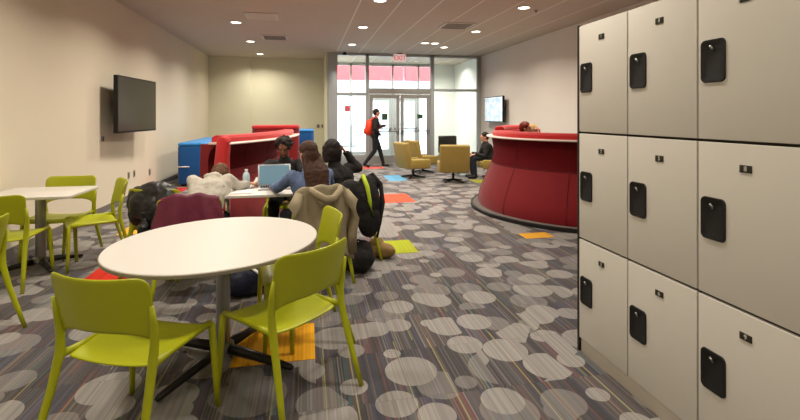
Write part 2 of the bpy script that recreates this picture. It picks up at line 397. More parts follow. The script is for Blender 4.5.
# outer screen of the vestibule
w = thing('window_2', '', ''); del w['label']; del w['category']; w['kind'] = 'structure'
Y2 = 16.6
for x in (.70, 1.55, 2.12, 3.08, 4.05, 4.56): Fr((x-.035, Y2-.05, 0), (x+.035, Y2+.05, H))
Fr((.7, Y2-.05, 3.3), (4.6, Y2+.05, H)); Fr((.7, Y2-.05, 2.2), (4.6, Y2+.05, 2.32)); Fr((.7, Y2-.05, 0), (2.1, Y2+.05, .2))
for (a, b) in ((.735, 1.515), (1.585, 2.085), (2.155, 3.045), (3.115, 4.015), (4.085, 4.525)): obj('pane', B((a, Y2-.004, 2.32), (b, Y2+.004, 3.3)), 'glass', w)
door('door_3', 2.16, 3.04, Y2, True, 'frame'); door('door_4', 3.12, 4.01, Y2, False, 'frame')
# outdoors
bm = B((-30, 17.0, -.12), (50, 80, -.02)); struct('ground_outside', bm, 'snow')
b = thing('building', 'bright white building outside with a long pale red band of panels across it', 'building', (6, 34, 0))
obj('wall', B((-26, .4, -.02), (26, 8, 4.2)), 'outwhite', b)
obj('upper_wall', B((-26, .2, 6.2), (26, 8, 9)), 'outwhite', b)
for k in range(14):
    x = -19+k*2.9
    obj('red_panel', B((x, 0, 4.15), (x+2.7, .4, 6.15)), 'pink', b)
obj('panel_backing', B((-26, .25, 4.1), (26, .5, 6.2)), 'outgrey', b)
b = thing('utility_cabinet', 'pale grey metal cabinet standing on the bright pavement beyond the left pane', 'cabinet', (1.95, 22.5, 0))
obj('body', B((-.4, -.3, 0), (.4, .3, .95)), 'outgrey', b, bevel=.02); obj('roof', B((-.44, -.34, .95), (.44, .34, 1.0)), 'frame', b, bevel=.01)
obj('plinth', B((-.42, -.32, -.02), (.42, .32, .05)), 'base', b)
b = thing('street_railing', 'low pale railing across the pavement outside the entrance', 'railing', (3, 25, 0))
for z in (.5, 1.0):
    bm = bmesh.new(); tube(bm, [(-4, 0, z), (5, 0, z)], .03, 8); obj('rail', bm, 'outgrey', b, True)
for x in range(-4, 6, 1):
    bm = bmesh.new(); tube(bm, [(x, 0, -.02), (x, 0, 1.0)], .025, 8); obj('post', bm, 'outgrey', b, True)

# ------------------------------------------------------------------ carpet accent tiles
def tile(col, label, a, b, name='carpet_tile'):
    k = 'tile%s' % str(col)
    if k not in M: M[k] = tilemat('carpet tile %s' % label[:12], srgb(*col))
    o = obj(name, B((a[0], a[1], 0), (b[0], b[1], .003)), k); return tag(o, label, 'carpet tile')
tile((232, 166, 24), 'orange yellow carpet tile on the floor under the right green chair at the round table', (-.45, 2.88), (.05, 3.38))
tile((206, 46, 28), 'red carpet tile seen just left of the white round table top', (-2.0, 4.52), (-1.5, 5.02))
tile((232, 84, 56), 'coral red carpet tile on the walkway beyond the hanging backpack', (1.30, 7.78), (1.85, 8.62))
tile((160, 168, 26), 'lime green carpet tile on the floor beside the tan bag', (.75, 4.90), (1.20, 5.42))
tile((104, 168, 208), 'light blue carpet tile beside the swivel base of the nearest lounge chair', (1.85, 10.35), (2.28, 11.35))
tile((222, 162, 50), 'small yellow orange carpet tile at the foot of the right curved red booth', (2.62, 5.18), (3.0, 5.42))
tile((196, 60, 56), 'dull red carpet tile against the left wall before the blue sofa', (-3.08, 9.75), (-2.4, 10.3))
tile((224, 172, 60), 'yellow carpet tile on the floor behind the black padded jacket chair', (-2.35, 6.35), (-1.9, 6.85))
tile((226, 96, 84), 'pale red carpet tile by the entrance doors under the walking person', (1.35, 12.85), (2.15, 13.35))
tile((150, 152, 50), 'yellow green carpet tile between lounge chairs and the right curved red booth', (3.7, 9.7), (4.05, 10.2))

# ------------------------------------------------------------------ lime stacking chairs
def make_chair(label):
    t = thing('plastic_chair', label, 'chair')
    bm = bmesh.new()
    def fs(u, v):
        a = u*2-1; c = v*2-1
        w = .225+.012*c; y = c*.205+.032 - .012*abs(a)**4*(1 if c > 0 else -1)*.6
        z = .452-.022*(1-a*a)*(1-.4*c*c)-.03*max(0, c-.72)/.28*(1 if abs(a) < .999 else 1)-.022*max(0, -c-.1)
        return V((a*w, y, z))
    grid(bm, fs, 16, 16); obj('seat', bm, 'lime', t, True, mods=solid(.014, -1, 1))
    bm = bmesh.new()
    def fb(u, v):
        a = u*2-1; e = abs(a)
        zb = .572-.055*e**5; zt = .822+.012*e**2-.035*e**14
        z = zb+(zt-zb)*v
        y = -.225+.055*e**2.2-.04*(z-.6)/.2
        return V((a*(.25-.008*(1-v)), y, z))
    grid(bm, fb, 24, 8); obj('backrest', bm, 'lime', t, True, mods=solid(.012, 0, 1))
    for s in (-1, 1):
        bm = bmesh.new()
        tube(bm, [(s*.247, -.200, .70), (s*.246, -.185, .62), (s*.241, -.175, .53), (s*.237, -.180, .45), (s*.243, -.215, .30), (s*.256, -.260, .14), (s*.268, -.300, 0)],
             [.011, .017, .020, .022, .0195, .017, .0145], 10, sx=.8, up=(1, 0, 0))
        obj('leg', bm, 'lime', t, True)
        bm = bmesh.new()
        tube(bm, [(s*.222, .205, .445), (s*.232, .218, .42), (s*.240, .222, .32), (s*.249, .228, .15), (s*.258, .235, 0)], [.014, .020, .019, .0165, .014], 10, sx=.85, up=(1, 0, 0))
        obj('leg', bm, 'lime', t, True)
        bm = bmesh.new()
        tube(bm, [(s*.232, -.175, .437), (s*.226, -.06, .436), (s*.226, .08, .438), (s*.228, .212, .435)], [.018, .015, .015, .018], 8)
        obj('seat_rail', bm, 'lime', t, True)
    for q in t.children:
        q.data.transform(Matrix.Diagonal((1, 1.06, 1, 1)))
    return t
G1 = 'lime green plastic chairs'
ch = [
 ((-.785, 2.39), -23, 'lime green plastic chair nearest the camera at left of the round white table'),
 ((-.115, 2.605), 42, 'lime green plastic chair standing over the orange tile, right front of the round table'),
 ((-.055, 3.24), 100, 'lime green plastic chair right of the round table, its back seen edge on'),
 ((-.95, 4.26), 2, 'lime green plastic chair with the burgundy jacket hung over its back'),
 ((.06, 4.33), 18, 'lime green plastic chair with the beige jacket hung over its back'),
 ((.36, 4.82), 33, 'lime green plastic chair with the black backpack hanging on its back'),
 ((-.25, 5.80), 180, 'lime green plastic chair across the study table, under the man facing us'),
 ((-1.33, 4.84), -15, 'lime green plastic chair covered by a glossy black padded jacket'),
 ((-2.57, 5.52), 180, 'lime green plastic chair against the left wall behind the square table, facing us'),
 ((-2.13, 5.24), 118, 'lime green plastic chair on the right side of the square table by the left wall'),
 ((-2.63, 4.72), 3, 'lime green plastic chair at the near side of the square table, back towards us'),
 ((-2.31, 3.50), 82, 'lime green plastic chair cut off by the left picture edge, nearest of the left group'),
]
c0 = make_chair(ch[0][2]); CH = []
for i, (p, a, lb) in enumerate(ch):
    c = c0 if i == 0 else copy_tree(c0)
    c.location = (p[0], p[1], 0); c.rotation_euler = (0, 0, math.radians(a)); c['label'] = lb; c['group'] = G1; CH.append(c)

# ------------------------------------------------------------------ tables
def cross_base(t, c, r, ang, topz, colr=.04, mcol='steel', mfoot='blackmetal'):
    bm = bmesh.new(); lathe(bm, [(0, .05), (colr*1.6, .05), (colr*1.5, .085), (colr, .10), (colr, topz-.03), (colr*2.2, topz-.015), (colr*2.2, topz), (0, topz)], 28, (c[0], c[1], 0)); obj('column', bm, mcol, t, 'auto')
    for k in range(4):
        a = math.radians(ang+90*k); d = V((math.cos(a), math.sin(a), 0)); o = V((c[0], c[1], 0))
        bm = bmesh.new(); tube(bm, [o+V((0, 0, .062)), o+d*r*.5+V((0, 0, .048)), o+d*r*.97+V((0, 0, .026)), o+d*r+V((0, 0, .02))], [.034, .028, .019, .012], 10, up=(0, 0, 1)); f = obj('foot', bm, mfoot, t, True)
        bm = bmesh.new(); g = o+d*r*.95; lathe(bm, [(0, 0), (.016, 0), (.016, .012), (.008, .02), (0, .02)], 14, (g.x, g.y, 0)); obj('glide', bm, 'steel', f, 'auto')
t = thing('round_table', 'large round white laminate table in the foreground on a dark cross foot base', 'table', (-.535, 2.99, 0))
bm = bmesh.new(); lathe(bm, [(0, .714), (.600, .714), (.607, .717), (.607, .736), (.603, .740), (0, .740)], 96); tp = obj('tabletop', bm, 'white_lam', t, 'auto'); SQ = Matrix.Rotation(math.radians(62), 4, 'Z') @ Matrix.Diagonal((1.05, .965, 1, 1)) @ Matrix.Rotation(math.radians(-62), 4, 'Z'); tp.data.transform(SQ)
bm = bmesh.new(); lathe(bm, [(.6065, .716), (.6105, .719), (.6105, .734), (.6065, .737)], 96); obj('edge_band', bm, 'edge', tp, 'auto').data.transform(SQ)
cross_base(t, (.025, .03), .50, -31, .714, .042)

t = thing('square_table', 'square white table with rounded corners by the left wall', 'table', (-2.60, 5.20, 0))
def rrect(bm, hx, hy, r, z0, z1, n=8):
    ps = []
    for cx, cy, a0 in ((hx-r, hy-r, 0), (-hx+r, hy-r, PI/2), (-hx+r, -hy+r, PI), (hx-r, -hy+r, 1.5*PI)):
        for k in range(n+1): a = a0+PI/2*k/n; ps.append((cx+r*math.cos(a), cy+r*math.sin(a)))
    lo = [bm.verts.new((x, y, z0)) for x, y in ps]; hi = [bm.verts.new((x, y, z1)) for x, y in ps]
    bm.faces.new(lo[::-1]); bm.faces.new(hi); m = len(ps)
    for k in range(m): bm.faces.new((lo[k], lo[(k+1)%m], hi[(k+1)%m], hi[k]))
bm = bmesh.new(); rrect(bm, .40, .34, .05, .714, .74); obj('tabletop', bm, 'white_lam', t, bevel=.003)
cross_base(t, (0, 0), .36, 40, .714, .045, 'steel')

t = thing('study_table', 'white table where the students work, laptop and papers on it', 'table', (-.50, 5.02, 0))
bm = bmesh.new(); rrect(bm, .58, .44, .06, .714, .74); obj('tabletop', bm, 'white_lam', t, bevel=.003)
for sx in (-1, 1):
    for sy in (-1, 1):
        bm = bmesh.new(); tube(bm, [(sx*.35, sy*.28, 0), (sx*.35, sy*.28, .714)], .022, 14); obj('leg', bm, 'chrome', t, True)

# laptop, papers, bottle
t = thing('laptop', 'open silver laptop with pale blue screen on the study table', 'laptop', (-.325, 4.95, .74), math.radians(6))
bm = bmesh.new(); box(bm, (-.17, -.11, .0), (.17, .12, .016)); obj('base', bm, 'laptopbody', t, bevel=.004)
R_ = Matrix.Rotation(math.radians(-18), 3, 'X')
bm = bmesh.new(); box(bm, (-.17, .118, .014), (.17, .126, .245), R_, (0, .12, .014)); s = obj('lid', bm, 'laptopbody', t, bevel=.003)
bm = bmesh.new(); box(bm, (-.155, .115, .028), (.155, .1178, .232), R_, (0, .12, .014)); obj('screen', bm, 'laptopscreen', s)
bm = bmesh.new()
for r in range(5):
    for c_ in range(12): box(bm, (-.145+c_*.0245, -.02+r*.024, .016), (-.125+c_*.0245, 0+r*.024, .018))
obj('keyboard', bm, 'black', t)
tag(obj('notebook', B((-.74, 4.66, .74), (-.53, 4.86, .752)), 'paper', bevel=.002), 'open white notebook on the near edge of the study table', 'notebook')
t = thing('water_bottle', 'pale blue water bottle standing left of the laptop', 'bottle', (-.62, 5.02, .74))
bm = bmesh.new(); lathe(bm, [(0, 0), (.033, 0), (.036, .01), (.036, .13), (.03, .155), (.014, .175), (.014, .18), (0, .18)], 24); obj('body', bm, 'bottle', t, True)
bm = bmesh.new(); lathe(bm, [(0, .18), (.016, .18), (.016, .20), (0, .20)], 20); obj('cap', bm, 'paper', t, 'auto')
bm = bmesh.new(); bmesh.ops.create_icosphere(bm, subdivisions=3, radius=.05)
for v in bm.verts: v.co *= 1+.25*math.sin(v.co.x*190+v.co.y*130)*math.cos(v.co.z*170)
for v in bm.verts: v.co += V((-.50, 5.16, .79))
tag(obj('crumpled_paper', bm, 'paper'), 'crumpled white paper behind the laptop on the study table', 'paper')

# ------------------------------------------------------------------ lockers
def make_locker():
    t = thing('locker', 'x', 'locker')          # origin: front, far-left lower corner of its cell; cell runs to -y and +z
    Wd, Hd = .4537, .676
    obj('body', B((.020, -Wd, 0), (.50, 0, Hd)), 'gap', t)
    d = obj('door', B((0, -Wd+.0042, .0062), (.0195, -.0042, Hd-.0062)), 'locker', t, bevel=.0025)
    y1, y0, z0, z1 = -.020, -.142, .248, .432
    def rr(bm, x, ya, yb, za, zb, r, x2):
        ps = []
        for cy, cz, a0 in ((yb-r, zb-r, 0), (ya+r, zb-r, PI/2), (ya+r, za+r, PI), (yb-r, za+r, 1.5*PI)):
            for k in range(7): a = a0+PI/2*k/6; ps.append((cy+r*math.cos(a), cz+r*math.sin(a)))
        return [bm.verts.new((x, a, b)) for a, b in ps]
    bm = bmesh.new()
    rings = [rr(bm, .001, y0, y1, z0, z1, .022, 0), rr(bm, -.006, y0+.002, y1-.002, z0+.002, z1-.002, .022, 0), rr(bm, -.006, y0+.012, y1-.012, z0+.012, z1-.012, .016, 0), rr(bm, -.0015, y0+.022, y1-.022, z0+.022, z1-.022, .012, 0)]
    for i in range(3):
        for k in range(28): bm.faces.new((rings[i][k], rings[i][(k+1)%28], rings[i+1][(k+1)%28], rings[i+1][k]))
    bm.faces.new(rings[3])
    h = obj('handle', bm, 'black', d, 'auto')
    bm = bmesh.new(); tube(bm, [(-.004, -.085, .385), (-.010, -.072, .405)], .005, 8); obj('latch', bm, 'steel', h, True)
    p = obj('number_plate', B((-.003, -.256, .556), (.001, -.204, .586)), 'plate', d, bevel=.001)
    return t
LK = make_locker()
rows = ['top', 'middle', 'bottom']; cols = ['farthest', 'second farthest', 'third from the far end', 'nearest']
k = 0
colphr = ['in the column next to the red booth', 'in the second column from the far end', 'third column from the far end', 'nearest column, cut by the picture edge']
for ci in range(4):
    for ri in range(3):
        l = LK if k == 0 else copy_tree(LK); k += 1
        l.location = (1.70, 2.65-.4547*ci, (1.392, .722, .085)[ri]); l.scale = (1, 1, (1.006, .991, .942)[ri]); l['label'] = 'white locker with black pull, %s row, %s' % (rows[ri], colphr[ci]); l['group'] = 'white lockers in the bank'
        pl = [c for c in l.children if c.name.startswith('door')][0]; pl = [c for c in pl.children if c.name.startswith('number_plate')][0]
        mt = Matrix.Translation((-.0035, -.230, .571)) @ Matrix.Rotation(-PI/2, 4, 'Z') @ Matrix.Rotation(PI/2, 4, 'X')
        text('number', str(ci*3+ri+1), .030, 'digit', mt, pl, .0004)
t = tag(obj('locker_plinth', B((1.712, .85, 0), (2.2, 2.645, .084)), 'plinth', bevel=.003), 'pale grey plinth under the bank of white lockers', 'plinth')
tag(obj('locker_end_panel', B((1.70, 2.652, 0), (2.2, 2.668, 2.075)), 'gap'), 'thin dark end panel closing the far side of the locker bank', 'panel')

# ------------------------------------------------------------------ booths
def booth(name, label, c, R, a0, a1, n, ztop, seams, seat=True, flare=.28, recess=0.):
    t = thing(name, label, 'booth', (c[0], c[1], 0)); o = (0, 0)
    prof = [(R+flare*.97, .05), (R+flare, .12), (R+flare*.90, .26), (R+flare*.70, .42), (R+flare*.46, .58), (R+flare*.26, .72), (R+flare*.15, .86), (R+flare*.16, 1.0), (R+flare*.24, ztop-.06),
            (R-.16, ztop-.06), (R-.20, .45), (R-.20, .05)]
    if recess: prof = [(R+.14, .05), (R+.15, .14), (R+.10, .36), (R+.0, .52), (R-.10, .62), (R-recess, .78), (R-recess, .95), (R-recess+.03, 1.05), (R-.10, ztop-.06), (R-.34, ztop-.06), (R-.36, .45), (R-.36, .05)]
    bm = bmesh.new(); arc_sweep(bm, prof, o, a0, a1, n); sh = obj('shell', bm, 'red', t, 'auto'); sh.data.materials.append(M['redshade'])
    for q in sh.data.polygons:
        if .72 < q.center.z < ztop-.08: q.material_index = 1  # upper band gets the red with shade painted in
    e = .06/R
    bm = bmesh.new(); arc_sweep(bm, [(R+.155, ztop-.055), (R+.165, ztop-.042), (R+.155, ztop-.030), (R-.16, ztop-.030), (R-.16, ztop-.055)], o, a0-e, a1+e, n); obj('rim', bm, 'trimwhite', t, 'auto')
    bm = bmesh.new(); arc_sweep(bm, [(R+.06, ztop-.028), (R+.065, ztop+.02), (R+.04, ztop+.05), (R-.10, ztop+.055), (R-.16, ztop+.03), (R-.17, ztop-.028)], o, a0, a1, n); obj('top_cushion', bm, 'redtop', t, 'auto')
    bm = bmesh.new(); arc_sweep(bm, [(R+flare+.09, .0), (R+flare+.09, .05), (R-.22, .05), (R-.22, 0)], o, a0, a1, n); obj('base', bm, 'platform', t, 'auto')
    bm = bmesh.new(); tube(bm, [((R+flare*.25+.002)*math.cos(a0+(a1-a0)*i/n), (R+flare*.25+.002)*math.sin(a0+(a1-a0)*i/n), .73) for i in range(n+1)], .005, 6); obj('seam', bm, 'seam', sh, True)
    for s in seams:
        bm = bmesh.new(); tube(bm, [((r+.001)*math.cos(s), (r+.001)*math.sin(s), z) for r, z in prof[:9]], .005, 6); obj('seam', bm, 'seam', sh, True)
    if seat:
        bm = bmesh.new(); arc_sweep(bm, [(R-.20, .07), (R-.20, .44), (R-.62, .44), (R-.66, .40), (R-.62, .07)], o, a0, a1, n); obj('seat', bm, 'red', t, 'auto')
    return t
RC, RR = (4.50, 6.78), 1.46
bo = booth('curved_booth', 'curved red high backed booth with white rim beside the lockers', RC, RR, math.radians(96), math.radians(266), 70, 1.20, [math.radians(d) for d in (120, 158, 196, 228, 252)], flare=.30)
bm = bmesh.new(); arc_sweep(bm, [(RR+.425, 0), (RR+.425, .045), (RR+.395, .052), (RR+.395, 0)], RC, math.radians(96), math.radians(266), 70)
tag(obj('edge_strip', bm, 'black'), 'thin black curved edge strip around the grey base of the right red booth', 'edge strip')
bm = bmesh.new(); arc_sweep(bm, [(RR+.03, 1.23), (RR+.02, 1.31), (RR-.08, 1.325), (RR-.13, 1.30), (RR-.13, 1.23)], (0, 0), math.radians(112), math.radians(160), 24); obj('bolster', bm, 'redtop', bo, bevel=.02)
# left booth: gentle curve running away from the camera
A, Bp = V((-1.02, 5.98)), V((-.30, 8.6)); mid = (A+Bp)/2; d = (Bp-A).normalized(); nrm = V((-d.y, d.x)); RL = 5.0
hc = (Bp-A).length/2; cc = mid+nrm*math.sqrt(RL*RL-hc*hc)
an = lambda p: math.atan2(p.y-cc.y, p.x-cc.x)
a0, a1 = an(A), an(Bp)
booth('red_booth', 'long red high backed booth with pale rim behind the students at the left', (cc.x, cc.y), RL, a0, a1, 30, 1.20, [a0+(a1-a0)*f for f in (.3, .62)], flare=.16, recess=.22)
rb = COL.objects['red_booth']; e0 = a0-.004; ew = Matrix.Rotation(e0, 3, 'Z')
bm = bmesh.new(); pr = [(RL-.12, .05), (RL+.17, .05), (RL+.15, .5), (RL+.14, 1.0), (RL+.16, 1.19), (RL+.13, 1.24), (RL+.06, 1.25), (RL+.01, 1.22), (RL-.06, .7)]
vs = [[bm.verts.new(ew @ V((r, dy, z))) for r, z in pr] for dy in (-.10, 0)]
bm.faces.new(vs[0]); bm.faces.new(vs[1][::-1])
for k in range(len(pr)): bm.faces.new((vs[0][k], vs[0][(k+1)%len(pr)], vs[1][(k+1)%len(pr)], vs[1][k]))
obj('end_panel', bm, 'redtop', rb, bevel=.02)
t = thing('red_booth', 'red booth back farther off, only its top showing above the long red booth', 'booth', (-.72, 11.4, 0))
bm = bmesh.new(); rrect(bm, .54, .35, .2, .06, 1.18); obj('shell', bm, 'red', t, bevel=.03)
bm = bmesh.new(); rrect(bm, .55, .36, .2, 1.18, 1.27); obj('top_cushion', bm, 'redtop', t, bevel=.03)
bm = bmesh.new(); rrect(bm, .5, .31, .2, 0, .06); obj('base', bm, 'black', t)
def blue(label, x, y, hx, hy, h, side):
    t = thing('blue_sofa', label, 'sofa', (x, y, 0))
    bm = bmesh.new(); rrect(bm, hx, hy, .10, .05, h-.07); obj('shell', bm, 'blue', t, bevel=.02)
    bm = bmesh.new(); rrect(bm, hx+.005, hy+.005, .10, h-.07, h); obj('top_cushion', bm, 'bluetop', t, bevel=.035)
    bm = bmesh.new(); rrect(bm, hx-.05, hy-.05, .08, 0, .05); obj('base', bm, 'black', t)
    if side:
        bm = bmesh.new(); rrect(bm, .10, hy-.05, .05, .06, h-.075)
        for v in bm.verts: v.co.x += hx+.08
        obj('side_cushion', bm, 'bluetop', t, bevel=.02)
        bm = bmesh.new(); tube(bm, [(-hx*.9, -hy-.01, .42), (-hx*.9+.1, -hy-.03, .42), (-hx*.9+.22, -hy-.01, .42)], .012, 8); obj('pull_strap', bm, 'paper', t, True)
    return t
blue('blue high backed sofa standing beside the left wall', -2.40, 11.75, .28, 1.35, .92, True)
blue('blue high backed sofa at the back, seen between the red booth and the seated students', -.16, 12.75, .34, .40, 1.13, False)

# ------------------------------------------------------------------ lounge chairs
def lounge(label, x, y, rz):
    t = thing('lounge_chair', label, 'armchair', (x, y, 0), math.radians(rz))
    R_ = Matrix.Rotation(math.radians(10), 3, 'X')
    bm = bmesh.new(); box(bm, (-.33, -.30, .24), (.33, -.16, .86), R_, (0, -.25, .24)); obj('backrest', bm, 'mustard', t, bevel=.035)
    bm = bmesh.new(); box(bm, (-.26, -.20, .27), (.26, .36, .43)); obj('seat', bm, 'mustard', t, bevel=.04)
    for s in (-1, 1):
        bm = bmesh.new(); x0, x1 = sorted((s*.265, s*.345)); box(bm, (x0, -.22, .24), (x1, .30, .46)); obj('armrest', bm, 'mustard', t, bevel=.03)
    bm = bmesh.new(); lathe(bm, [(0, .05), (.03, .05), (.028, .24), (0, .24)], 16); obj('column', bm, 'blackmetal', t, 'auto')
    for k in range(4):
        a = PI/4+k*PI/2; bm = bmesh.new(); tube(bm, [(0, 0, .06), (.30*math.cos(a), .30*math.sin(a), .018)], [.026, .016], 8); obj('foot', bm, 'blackmetal', t, True)
    return t
Lc = [('mustard lounge chair nearest the walking person, in side view facing right', 2.52, 10.85, -76),
      ('mustard lounge chair standing behind and right of the side view one, by the entrance doors', 2.98, 11.75, -74),
      ('mustard lounge chair with its back square to us, nearest the curved red booth', 3.24, 9.95, -12),
      ('mustard lounge chair half hidden behind the edge of the curved red booth', 4.38, 10.4, 80)]
L0 = lounge(*Lc[0])
for i, (lb, x, y, r) in enumerate(Lc):
    l = L0 if i == 0 else copy_tree(L0); l.location = (x, y, 0); l.rotation_euler = (0, 0, math.radians(r)); l['label'] = lb; l['group'] = 'mustard swivel lounge chairs'
t = thing('side_table', 'small round white side table among the mustard lounge chairs', 'table', (3.75, 11.1, 0))
bm = bmesh.new(); lathe(bm, [(0, .50), (.28, .50), (.285, .51), (.28, .52), (0, .52)], 40); obj('tabletop', bm, 'white_lam', t, 'auto')
bm = bmesh.new(); lathe(bm, [(0, .0), (.2, .0), (.2, .012), (.03, .03), (.025, .48), (.06, .50), (0, .50)], 30); obj('pedestal', bm, 'steel', t, 'auto')
# dark high back chair behind the lounge group
t = thing('dark_armchair', 'dark grey armchair whose top shows above the square backed mustard chair', 'armchair', (3.96, 12.45, 0))
obj('seat', B((-.28, -.28, .15), (.28, .25, .42)), 'blackmetal', t, bevel=.04); obj('backrest', B((-.27, .2, .42), (.27, .32, .92)), 'blackmetal', t, bevel=.04)
for sx in (-1, 1):
    for sy in (-1, 1):
        bm = bmesh.new(); tube(bm, [(sx*.22, sy*.22, 0), (sx*.22, sy*.22, .15)], .015, 8); obj('leg', bm, 'black', t, True)

# ------------------------------------------------------------------ displays, plates, ceiling fittings
def tv(name, label, c, ang, w_, h_, scr, wallx, arm=True):
    t = thing(name, label, 'television', c, ang)   # local +x = width, screen faces -y
    fr = obj('housing', B((-w_/2, 0, -h_/2), (w_/2, .06, h_/2)), 'black', t, bevel=.006)
    obj('screen', B((-w_/2+.02, -.003, -h_/2+.025), (w_/2-.02, .001, h_/2-.02)), scr, t)
    if arm:
        obj('bracket', B((-.22, .06, -.22), (.22, .085, .22)), 'blackmetal', t)
    return t
# left TV: edges near (-2.85,7.6) and (-2.76,9.18), z 1.22..2.12
p0, p1 = V((-2.84, 7.76)), V((-2.76, 9.30)); m_ = (p0+p1)/2; d_ = p1-p0
t = tv('television', 'large dark flat television mounted on the left wall', (m_.x, m_.y, 1.675), math.atan2(d_.y, d_.x), 1.56, .90, 'tvscreen', XL)
obj('mount_arm', B((-.15, .085, -.06), (.15, .255, .06)), 'blackmetal', t)
t2 = NT('lit display picture'); tc = t2.n('ShaderNodeTexCoord'); no = t2.n('ShaderNodeTexNoise'); no.inputs['Scale'].default_value = 6; t2.put(no.inputs['Vector'], tc.outputs['Object'])
cc_ = t2.ramp(no.outputs['Fac'], [(0, srgb(130, 160, 190)), (.45, srgb(180, 205, 222)), (.6, srgb(226, 236, 242))], 'LINEAR')
t2.put(t2.b.inputs['Base Color'], cc_); t2.put(t2.b.inputs['Emission Color'], cc_); t2.b.inputs['Emission Strength'].default_value = .55; M['litscreen'] = t2.m
q0, q1 = V((4.62+.28, 11.75)), V((5.18, 11.05)); m_ = (q0+q1)/2; d_ = q1-q0
t = tv('television', 'lit television on the right wall beyond the curved red booth', (5.30, 12.55, 1.68), math.radians(-90), 1.30, .74, 'litscreen', XR)
obj('mount_arm', B((-.1, .085, -.1), (.1, .18, .1)), 'blackmetal', t)
# plates on the walls
def plate(name, label, cat, a, b, slot=True):
    t = thing(name, label, cat, ((a[0]+b[0])/2, (a[1]+b[1])/2, (a[2]+b[2])/2)); o = V(t.location)
    obj('cover_plate', B(V(a)-o, V(b)-o), 'plug', t, bevel=.002)
    dx = (b[0]-a[0]) < (b[1]-a[1])
    s = V((.002, (b[1]-a[1])*-.3, (b[2]-a[2])*-.3)) if dx else V(((b[0]-a[0])*-.3, -.002, (b[2]-a[2])*-.3))
    if dx: obj('socket', B(((b[0]-a[0])/2-.001, -.018, -.035), ((b[0]-a[0])/2+.002, .018, .035)), 'black', t)
    else: obj('switch', B((-.015, -(b[1]-a[1])/2-.004, -.03), (.015, -(b[1]-a[1])/2+.001, .03)), 'black', t)
plate('wall_socket', 'left socket of the close pair low on the left wall under the television', 'socket', (XL, 8.9, .38), (XL+.008, 8.98, .50))
plate('wall_socket', 'right socket of the close pair low on the left wall under the television', 'socket', (XL, 9.16, .38), (XL+.008, 9.25, .50))
plate('wall_socket', 'single socket low on the left wall right of the close pair', 'socket', (XL, 10.0, .30), (XL+.008, 10.1, .43))
plate('thermostat', 'small control plate on the left wall left of and below the television', 'control', (XL, 7.83, 1.10), (XL+.015, 7.92, 1.18))
plate('light_switch', 'left one of two switch plates on the back wall left of the entrance glass', 'switch', (.32, YB-.01, 1.08), (.42, YB, 1.20))
plate('light_switch', 'right one of two switch plates on the back wall left of the entrance glass', 'switch', (.48, YB-.01, 1.08), (.535, YB, 1.20))
plate('light_switch', 'small plate on the right wall left of the lit television', 'switch', (XR-.01, 13.2, 1.28), (XR, 13.3, 1.42))
tag(obj('door_sign', B((2.26, YG-.008, 1.36), (2.44, YG-.0045, 1.56)), 'sticker'), 'small dark green notice on the glass of the left entrance door', 'sign')
tag(obj('door_sign', B((3.38, YG-.008, 1.40), (3.56, YG-.0045, 1.54)), 'sticker'), 'small dark notice on the glass of the right entrance door', 'sign')
tag(obj('window_sticker', B((1.12, YG-.008, 1.62), (1.28, YG-.0045, 1.80)), 'redsticker'), 'small faded red sticker on the left glass pane', 'sticker')
bm = bmesh.new(); lathe(bm, [(0, 0), (.03, -.01), (.06, -.06), (.06, -.1), (0, -.1)], 20); o = obj('security_camera', bm, 'black', None, 'auto'); o.location = (1.10, 13.75, H)
tag(o, 'small black dome camera on the ceiling above the left glass pane', 'camera')
# exit sign
t = thing('exit_sign', 'red lettered EXIT sign hanging from the ceiling before the glass screen', 'sign', (2.77, 13.75, H))
obj('canopy', B((-.08, -.03, -.03), (.08, .03, 0)), 'blackmetal', t)
obj('housing', B((-.18, -.025, -.27), (.18, .025, -.03)), 'exitbody', t, bevel=.006)
text('lettering', 'EXIT', .19, 'exitred', Matrix.Translation((0, -.027, -.15)) @ Matrix.Rotation(PI/2, 4, 'X'), t, .002)
# downlights on their grid
G2 = 'round recessed ceiling downlights'
first = None
def downlight():
    t = thing('ceiling_downlight', '', 'ceiling light')
    bm = bmesh.new(); lathe(bm, [(.095, 0), (.12, -.001), (.122, -.008), (.10, -.012), (.095, -.004)], 32); obj('trim_ring', bm, 'ventwhite', t, 'auto')
    bm = bmesh.new(); lathe(bm, [(0, -.004), (.097, -.004), (.097, -.001), (0, -.001)], 32); obj('lens', bm, 'lampglow', t)
    return t
wherex = {-1.42: 'left row', 1.18: 'middle row', 3.74: 'right row'}
wherey = {14.75: 'farthest', 12.3: 'second from the glass screen end', 9.85: 'third from the glass screen end', 7.5: 'fourth from the glass screen end'}
D0 = downlight(); used = False; LP = []
for x in (-1.42, 1.18, 3.74):
    for y in (14.75, 12.3, 9.85, 7.5, 5.05, 2.6, .2, -1.8):
        LP.append((x, y))
        if y == 14.75 and x > 0: continue
        if y < 7 or (x < 0 and y < 9): 
            if y < 0: continue
        d = D0 if not used else copy_tree(D0); used = True
        d.location = (x, y, H)
        d['label'] = ('round lit ceiling downlight, %s, %s' % (wherex[x], wherey[y])) if y in wherey and not (x < 0 and y < 9) else 'round lit ceiling downlight over the near part of the room, outside the picture'
        d['group'] = G2 if y in wherey and not (x < 0 and y < 9) else 'downlights beyond the top of the picture'
for x in (3.03, 3.30):
    d = copy_tree(D0); d.location = (x, 11.68, H); d['group'] = G2
    d['label'] = '%s one of two close set ceiling lights near the glass screen' % ('left' if x < 3.1 else 'right')
